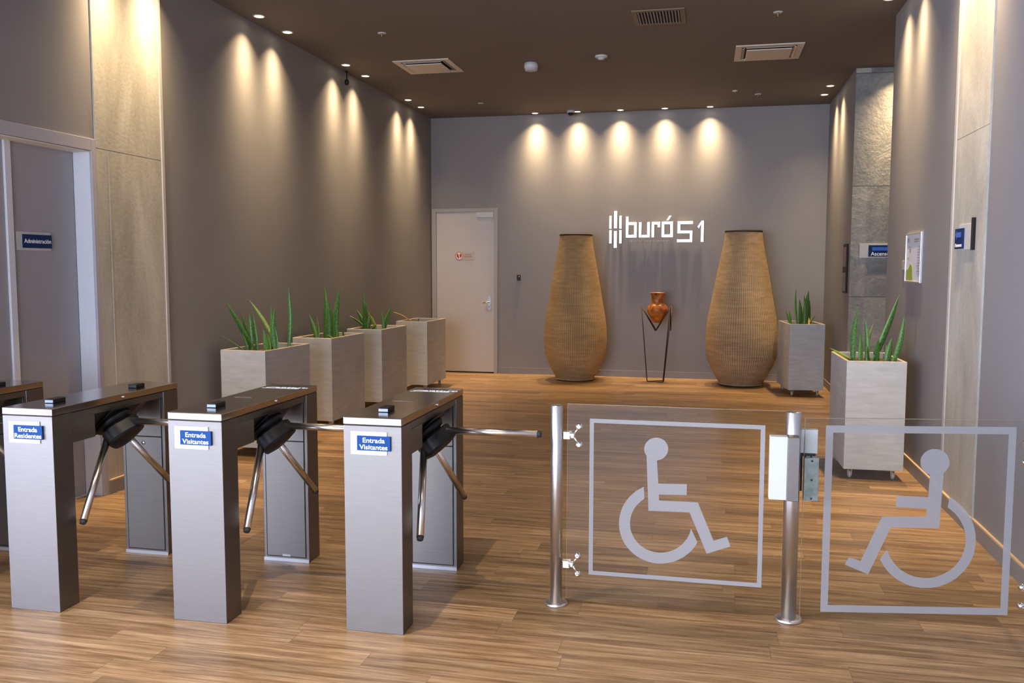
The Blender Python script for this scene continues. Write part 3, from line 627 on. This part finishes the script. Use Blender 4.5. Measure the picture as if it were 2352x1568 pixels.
def planter(key, x, y, rz, lab):
    t = empty('potted_snake_plant', (x, y, 0), rz, label=lab, cat='potted plant', group='cement planters on castors')
    w, l, th = PW/2, PL/2, .022
    m = MB().box(-w, -l, PZ0, w, -l+th, PZ1, .002).box(-w, l-th, PZ0, w, l, PZ1, .002).box(-w, -l+th, PZ0, -w+th, l-th, PZ1, .002).box(w-th, -l+th, PZ0, w, l-th, PZ1, .002).box(-w+th, -l+th, PZ0, w-th, l-th, PZ0+.03)
    bx_ = P(m, 'planter_box', PLANTER, t)
    e = .004
    P(MB().box(-w+e, -l+e, PZ1-.001, w-e, -l+th-e, PZ1+.0015).box(-w+e, l-th+e, PZ1-.001, w-e, l-e, PZ1+.0015).box(-w+e, -l+th-e, PZ1-.001, -w+th-e, l-th+e, PZ1+.0015).box(w-th+e, -l+th-e, PZ1-.001, w-e, l-th+e, PZ1+.0015), 'rim', RIM, t)
    P(MB().box(-w+th, -l+th, PZ1-.12, w-th, l-th, PZ1-.05), 'soil', SOIL, t)
    for sx in (-1, 1):
        for sy in (-1, 1):
            cx, cy = sx*(w-.06), sy*(l-.09)
            c = P(MB().box(cx-.028, cy-.028, PZ0-.006, cx+.028, cy+.028, PZ0).box(cx-.017, cy-.022, .022, cx-.012, cy+.022, PZ0-.006).box(cx+.012, cy-.022, .022, cx+.017, cy+.022, PZ0-.006), 'caster', CHROME, t)
            P(MB().lathe([(.026, -.010), (.029, -.006), (.029, .006), (.026, .010)], 24, Matrix.Translation((cx, cy-.006, .029)) @ Matrix.Rotation(radians(90), 4, 'Y')), 'wheel', GREYM, c)
    R = Matrix.Rotation(-rz, 3, 'Z')
    for i, (bx, by, bz, tx, ty, tz, wd, yl) in enumerate(LEAVES[key]):
        b = R @ Vector((bx, by, bz)); tt = R @ Vector((tx, ty, tz))
        b.x = max(-w+.05, min(w-.05, b.x)); b.y = max(-l+.06, min(l-.06, b.y))
        leaf(t, b, tt, wd*1.0, (LEAF, LEAFY, LEAFD)[yl], i)
    return t
planter('p1', -3.948, 7.383, -.051, 'pale cement planter with a dozen snake plant leaves, nearest by the left wall')
planter('p2', -3.961, 8.793, -.044, 'pale cement planter of tall snake plant leaves, second along the left wall')
planter('p3', -3.924, 10.115, -.036, 'pale cement planter of short spread leaves, third along the left wall')
planter('p4', -3.881, 11.685, -.024, 'nearly bare cement planter with one dry yellow leaf beside the white service door')
planter('R1', 1.318-.012, 7.685, .016, 'large pale cement planter of snake plant behind the right glass gate')
planter('R2', 1.256-.01, 12.323, .109, 'small looking grey cement planter of snake plant in the right back corner')

# ================================================================== VASES, STAND
PROF = [(.30, .0), (.29, .02), (.336, .10), (.409, .25), (.447, .35), (.467, .45), (.476, .56), (.476, .66), (.46, .87), (.437, 1.02), (.409, 1.17), (.36, 1.46), (.30, 1.79), (.262, 1.99), (.240, 2.17)]
def smoothp(p, n=5):
    out = []
    for i in range(len(p)-1):
        p0 = p[max(i-1, 0)]; p1 = p[i]; p2_ = p[i+1]; p3 = p[min(i+2, len(p)-1)]
        for k in range(n):
            t = k/n
            out.append(tuple(.5*((2*p1[j])+(-p0[j]+p2_[j])*t+(2*p0[j]-5*p1[j]+4*p2_[j]-p3[j])*t*t+(-p0[j]+3*p1[j]-3*p2_[j]+p3[j])*t**3) for j in (0, 1)))
    return out+[p[-1]]
def vase(x, y, s, h, mat, lab):
    t = empty('wicker_vase', (x, y, 0), label=lab, cat='vase')
    pr = smoothp([(r*s, .018+z*h) for r, z in PROF])
    top = pr[-1]
    pr2 = pr+[(top[0]-.012, top[1]), (top[0]-.012, top[1]-.3), (top[0]+.0, top[1]-.6)]
    P(MB().lathe(pr2, 96, uv=True, cap=False), 'woven_body', mat, t)
    P(MB().lathe([(top[0]-.014, top[1]-.012), (top[0]+.006, top[1]-.012), (top[0]+.008, top[1]+.006), (top[0]+.002, top[1]+.016), (top[0]-.014, top[1]+.014), (top[0]-.014, top[1]-.012)], 64, cap=False), 'dark_rim', simple_once('dark_bound_rim', (.035, .022, .015), .6), t)
    P(MB().lathe([(0, 0), (.27*s, 0), (.28*s, .012), (.27*s, .024), (0, .024)], 48, cap=False), 'foot_ring', simple_once('dark_bound_rim', (.035, .022, .015), .6), t)
vase(-1.905, 13.0, .985, .985, WICK_A, 'tall golden wicker vase left of the wall logo, nearer the white door')
vase(.500, 12.95, 1.06, 1.0, WICK_B, 'tall tan wicker vase right of the wall logo, beside the grey planter')
st = empty('iron_stand', (-.714, 13.02, 0), label='thin three legged rusty iron stand between the two wicker vases', cat='stand')
tops = [Vector((.415*cos(a), .30*sin(a)*1.0, 1.115)) for a in ()] 
T_ = [Vector((-.215, -.02, 1.115)), Vector((.205, -.10, 1.115)), Vector((.215, .20, 1.115))]
B_ = [Vector((-.118, -.02, .006)), Vector((.115, -.06, .006)), Vector((.118, .12, .006))]
for a, b in zip(T_, B_): P(MB().rod(a, b, .007, 10), 'leg', IRON, st)
m = MB(); V0 = []
for i in range(3):
    a, b = T_[i], T_[(i+1) % 3]; mid = (a+b)/2; mid.z = .755; m.rod(a, mid, .007, 10).rod(mid, b, .007, 10)
P(m, 'cradle_rods', IRON, st)
P(MB().rod(B_[0], B_[1], .006, 10).rod(B_[1], B_[2], .006, 10).rod(B_[2], B_[0], .006, 10), 'base_ring', IRON, st)
pot = MB().lathe(smoothp([(.0, .872), (.055, .875), (.082, .90), (.105, .95), (.140, 1.01), (.152, 1.06), (.135, 1.115), (.098, 1.155), (.088, 1.20), (.092, 1.26), (.108, 1.312)], 4)+[(.100, 1.315), (.083, 1.26), (.08, 1.19), (.11, 1.12), (.13, 1.06)], 48, cap=False)
o = pot.build('clay_pot', CLAY); o.location = (-.697, 13.02, 0); tag(o, 'burnished orange brown clay pot sitting in the iron stand', 'pot')

# ================================================================== CEILING
def spot(name, par, loc, ang, power, blend, rot=(0, 0, 0), size=.02, col=WARM):
    l = bpy.data.lights.new(name, 'SPOT'); l.energy = power; l.color = col; l.spot_size = radians(ang); l.spot_blend = blend; l.shadow_soft_size = size
    o = bpy.data.objects.new(name, l); COL.objects.link(o); o.parent = par; o.location = loc; o.rotation_euler = rot; return o
def reflector_beam(par, power):
    # halogen reflector lamp: narrow hot core plus a weak wide spill
    l = bpy.data.lights.new('beam', 'SPOT'); l.energy = power; l.color = WARM; l.spot_size = radians(104); l.spot_blend = .35; l.shadow_soft_size = .018
    l.use_nodes = True; nt = l.node_tree; em = [n for n in nt.nodes if n.type == 'EMISSION'][0]
    tc = N(nt, 'ShaderNodeTexCoord'); sp = N(nt, 'ShaderNodeSeparateXYZ'); nt.links.new(tc.outputs['Normal'], sp.inputs[0])
    th = math_(nt, 'ARCCOSINE', math_(nt, 'MINIMUM', math_(nt, 'ABSOLUTE', sp.outputs[2]), 1.0))
    g = math_(nt, 'EXPONENT', math_(nt, 'MULTIPLY', math_(nt, 'POWER', th, 2.0), -1/(2*radians(CORE)**2)))
    nt.links.new(math_(nt, 'ADD', g, math_(nt, 'MULTIPLY', math_(nt, 'EXPONENT', math_(nt, 'MULTIPLY', math_(nt, 'POWER', th, 2.0), -1/(2*radians(24)**2))), SPILL)), em.inputs['Strength'])
    o = bpy.data.objects.new('beam', l); COL.objects.link(o); o.parent = par; o.location = (0, 0, -.012); return o
CORE, SPILL = 14.0, .15
def downlight(x, y, lab, grp, power=390, r=.042):
    t = empty('ceiling_downlight', (x, y, HZ), label=lab, cat='ceiling light', group=grp)
    P(MB().lathe([(r, -.001), (r+.002, -.006), (r+.014, -.006), (r+.017, 0), (r, 0)], 32, cap=False), 'trim_ring', simple_once('cream_lamp_ring', (.60, .52, .42), .4), t)
    P(MB().lathe([(0, -.002), (r, -.002)], 32, cap=False), 'lamp_lens', GLOW, t)
    reflector_beam(t, power)
    return t
LXL = LX+.165
gl = 'recessed downlights along the left wall'
names = ['first', 'second', 'third', 'fourth', 'fifth', 'sixth']
for i, y in enumerate((7.73, 8.30, 9.76, 10.36, 11.94, 12.51)):
    downlight(LXL, y, 'lit recessed downlight by left wall, %s of six counting away from the camera' % names[i], gl)
for y, w in ((5.68, 'nearer the camera'), (6.22, 'farther from the camera')): downlight(LXL, y, 'lit recessed downlight above the left concrete pillar, the one '+w, gl)
gb = 'recessed downlights above the back wall'
for i, x in enumerate((-2.60, -1.95, -1.305, -.65, .0)):
    downlight(x, DY-.145, 'lit recessed downlight above back wall, %s from the left of five' % names[i], gb)
gr = 'recessed downlights along the right wall'
downlight(RX-.165, 12.76, 'lit recessed downlight by right wall, the one nearest the back wall', gr)
downlight(RX-.165, 12.17, 'lit recessed downlight by right wall, just before the last one', gr)
downlight(RX-.165, 8.40, 'large looking lit downlight at top right, above the right planter', gr)
downlight(RX-.165, 7.84, 'lit recessed downlight by right wall out of frame at top', gr)
for y, w in ((5.95, 'nearer the camera'), (6.52, 'farther from the camera')): downlight(RX-.165, y, 'lit recessed downlight above the right concrete pillar, the one '+w, gr)
downlight(2.12, 11.0, 'lit recessed downlight in the lift lobby beside the slate wall', gr, 460)
# general downlight over the turnstiles (casts their floor shadows)
t = empty('ceiling_downlight', (-1.59, 3.36, HZ), label='round ceiling lamp above the turnstiles, out of frame', cat='ceiling light')
P(MB().lathe([(0, -.004), (.08, -.004), (.10, -.008), (.11, 0)], 32, cap=False), 'lamp_lens', GLOW, t)
spot('wide_beam', t, (0, 0, -.02), 96, 240, .5, size=.02, col=(1, .84, .62))
for x, w in ((-.3, 'right hand'), (-2.9, 'left hand')):  # pair of unseen lamps added to lift the near floor
    t = empty('ceiling_downlight', (x, 1.6, HZ), label=w+' ceiling lamp added to brighten the near floor, out of frame', cat='ceiling light')
    P(MB().lathe([(0, -.004), (.08, -.004), (.10, -.008), (.11, 0)], 32, cap=False), 'lamp_lens', GLOW, t)
    spot('wide_beam', t, (0, 0, -.02), 94, 230, .9, size=.05, col=(1, .84, .62))

def sprinkler(x, y, lab):
    t = empty('sprinkler', (x, y, HZ), label=lab, cat='sprinkler', group='ceiling sprinkler heads')
    P(MB().lathe([(0, -.004), (.040, -.006), (.044, 0)], 28, cap=False), 'escutcheon', WHITE, t)
    P(MB().lathe([(.010, -.006), (.010, -.03), (.006, -.035), (.006, -.05), (.018, -.052), (.018, -.055), (0, -.055)], 16, cap=False), 'sprinkler_head', simple_once('dull_brass', (.20, .15, .10), .4, .8), t)
sprinkler(-3.229, 8.537, 'ceiling sprinkler head left of the left air conditioning unit')
sprinkler(.592, 8.624, 'ceiling sprinkler head above and right of the slatted vent')
sprinkler(-3.206, 12.401, 'faint ceiling sprinkler head above the service door')
sprinkler(.628, 12.542, 'faint ceiling sprinkler head near the back right corner')
t = empty('smoke_detector', (-2.019, 10.128, HZ), label='deep white cylindrical smoke detector left of the flat one', cat='smoke detector')
P(MB().lathe([(.078, 0), (.080, -.035), (.078, -.06)], 32), 'base', WHITE, t)
P(MB().lathe([(.077, -.06), (.068, -.085), (.045, -.092), (0, -.093)], 32, cap=False), 'grille_cap', simple('grey_grille_plastic', (.45, .44, .46), .4), t)
t = empty('smoke_detector', (-1.19, 9.944, HZ), label='small flat white smoke detector right of the deep one', cat='smoke detector')
P(MB().lathe([(.070, 0), (.072, -.012), (.060, -.022)], 32), 'base', WHITE, t)
P(MB().lathe([(.040, -.022), (.034, -.04), (0, -.042)], 32, cap=False), 'sensor_cap', WHITE, t)
t = empty('dome_camera', (-2.029, 13.22, HZ), label='small white dome camera with dark bubble beside the back downlights', cat='camera')
P(MB().lathe([(.056, 0), (.058, -.03), (.050, -.04)], 32), 'housing', WHITE, t)
P(MB().lathe([(.046, -.04), (.042, -.060), (.028, -.078), (0, -.085)], 32, cap=False), 'dark_dome', BLACK, t)
t = empty('motion_sensor', (.316, 12.235, HZ), label='tiny ceiling sensor with green light near the back', cat='sensor')
P(MB().lathe([(.034, 0), (.032, -.012), (0, -.014)], 24, cap=False), 'body', CREAM, t)
P(MB().lathe([(.008, -.012), (0, -.019)], 12, cap=False), 'indicator_light', GRNLED, t)
t = empty('hanging_sensor', (LX+.012, 10.07, HZ), label='small black device hanging from the ceiling edge at the left wall', cat='sensor')
P(MB().lathe([(.018, 0), (.018, -.015), (.006, -.02), (.006, -.10)], 16, Matrix.Translation((.03, 0, 0))), 'stem', BLACK, t)
P(MB().lathe([(.018, -.10), (.026, -.115), (.026, -.15), (.012, -.165)], 20, Matrix.Translation((.03, 0, 0))), 'head', BLACK, t)
def cassette(x, y, s, lab):
    t = empty('air_conditioning_unit', (x, y, HZ), label=lab, cat='air conditioner', group='ceiling cassette units')
    a = s/2; f = .07
    P(MB().box(-a, -a, -.012, a, -a+f, 0, .003).box(-a, a-f, -.012, a, a, 0, .003).box(-a, -a+f, -.012, -a+f, a-f, 0, .003).box(a-f, -a+f, -.012, a, a-f, 0, .003), 'frame', CREAM, t)
    P(MB().box(-a+f, -a+f, -.003, a-f, a-f, 0), 'air_gap', DARK, t)
    P(MB().box(-a+.115, -a+.115, -.034, a-.115, a-.115, -.022, .006), 'centre_panel', CREAM, t)
    P(MB().box(-.05, -.05, -.023, .05, .05, -.002), 'hanger', DARK, t)
    for k in range(4):
        M = Matrix.Rotation(k*pi/2, 4, 'Z') @ Matrix.Translation((0, -a+.09, -.008)) @ Matrix.Rotation(radians(35), 4, 'X')
        P(MB().box(-a+.11, -.02, -.002, a-.11, .018, .002, M=M), 'louvre', CREAM, t)
cassette(-3.213, 10.02, .665, 'square cream air conditioning cassette at left of the ceiling')
cassette(.603, 10.146, .70, 'square cream air conditioning cassette at right of the ceiling')
t = empty('ceiling_vent', (-.483, 8.54, HZ), label='square slatted return air vent in the ceiling, olive frame', cat='vent')
P(MB().box(-.24, -.25, -.010, .24, -.205, 0, .002).box(-.24, .205, -.010, .24, .25, 0, .002).box(-.24, -.205, -.010, -.195, .205, 0, .002).box(.195, -.205, -.010, .24, .205, 0, .002), 'frame', OLIVE, t)
P(MB().box(-.2, -.21, -.002, .2, .21, 0), 'backing', DARK, t)
for k in range(14):
    x = -.182+k*.028
    M = Matrix.Translation((x, 0, -.010)) @ Matrix.Rotation(radians(35), 4, 'Y')
    P(MB().box(-.009, -.205, -.001, .009, .205, .001, M=M), 'slat', simple_once('grey_slat_paint', (.20, .19, .18), .5), t)

# ================================================================== SIGNS ON THE RIGHT
t = empty('directory_board', (RX, 7.83, 1.76), label='framed white floor directory with green map on the right wall', cat='sign')
P(MB().box(-.010, -.27, -.20, 0, .27, .20, .001), 'backing', PAPER, t)
P(MB().box(-.018, -.275, -.205, 0, -.262, .205, .002).box(-.018, .262, -.205, 0, .275, .205, .002).box(-.018, -.262, .192, 0, .262, .205, .002).box(-.018, -.262, -.205, 0, .262, -.192, .002), 'aluminium_frame', simple('aluminium_frame_metal', (.70, .70, .74), .3, .8), t)
P(MB().prism([(.0, -.185), (.245, -.185), (.245, -.10), (.16, -.09), (.10, -.04), (.03, -.07)], -.0115, -.010, 'x'), 'green_map_area', GREENP, t)
m = MB()
for k in range(11):
    w_ = .07+.05*((k*37) % 5)/5; z = .085-k*.022
    m.box(-.0112, -.23, z, -.010, -.23+w_, z+.006)
for (yy, zz, ww, hh) in ((.17, .13, .05, .035), (-.18, .145, .16, .010), (-.18, .128, .16, .008), (.10, .045, .04, .03), (.15, -.005, .06, .006), (.08, .09, .12, .005)): m.box(-.0112, yy, zz, -.010, yy+ww, zz+hh)
P(m, 'printed_lines', GREYP, t)
t = MB().box(RX-.010, 8.15, 1.66, RX, 8.25, 1.74, .003).build('wall_switch', GREYM); tag(t, 'small grey switch plate behind the left edge of the directory board', 'switch')
t = empty('lift_sign', (RX-.012, 6.33, 1.88), label='navy Ascensores arrow sign on the right concrete pillar', cat='sign')
P(MB().box(-.006, -.19, -.082, 0, .15, .085, .001), 'backing_plate', PLATEW, t)
P(MB().box(-.016, .01, -.075, -.006, .20, .06, .001), 'sign_face', NAVY, t)
P(MB().box(-.020, -.215, -.088, 0, -.185, .118, .002), 'black_end_strip', BLACK, t)
P(MB().prism([(.185, .020), (.15, .05), (.15, .035), (.05, .035), (.05, .002), (.15, .002), (.15, -.012)], -.0175, -.0165, 'x'), 'arrow', AZURE, t)
text('Ascensores', .033, (-.0170, .105, -.052), TXTW, t, face='right', bold=.0006)
t = empty('lift_sign', (1.775, 11.2, 1.882), label='Ascensor sign on the grey slate wall of the lift lobby', cat='sign')
P(MB().box(0, -.012, -.085, .66, 0, .085, .001), 'backing_plate', PLATEW, t)
P(MB().box(.10, -.018, -.070, .50, -.012, .064, .001), 'sign_face', NAVY, t)
P(MB().box(.14, -.0192, .0, .46, -.018, .04), 'arrow', AZURE, t)
text('Ascensor', .062, (.245, -.0185, -.040), TXTW, t, bold=.0008)
t = empty('notice_holder', (RX, 11.47, 1.67), label='narrow dark notice board seen edge on, on the far right wall', cat='sign')
P(MB().box(-.022, -.14, -.30, -.004, .14, .30, .003), 'board', BLACK, t)
P(MB().box(-.024, -.10, .02, -.022, .12, .26).box(-.024, -.10, -.28, -.022, .12, -.05), 'notice_sheet', simple('grey_notice_print', (.20, .16, .16), .5), t)
P(MB().box(-.004, -.1, -.2, 0, .1, .2), 'bracket', BLACK, t)
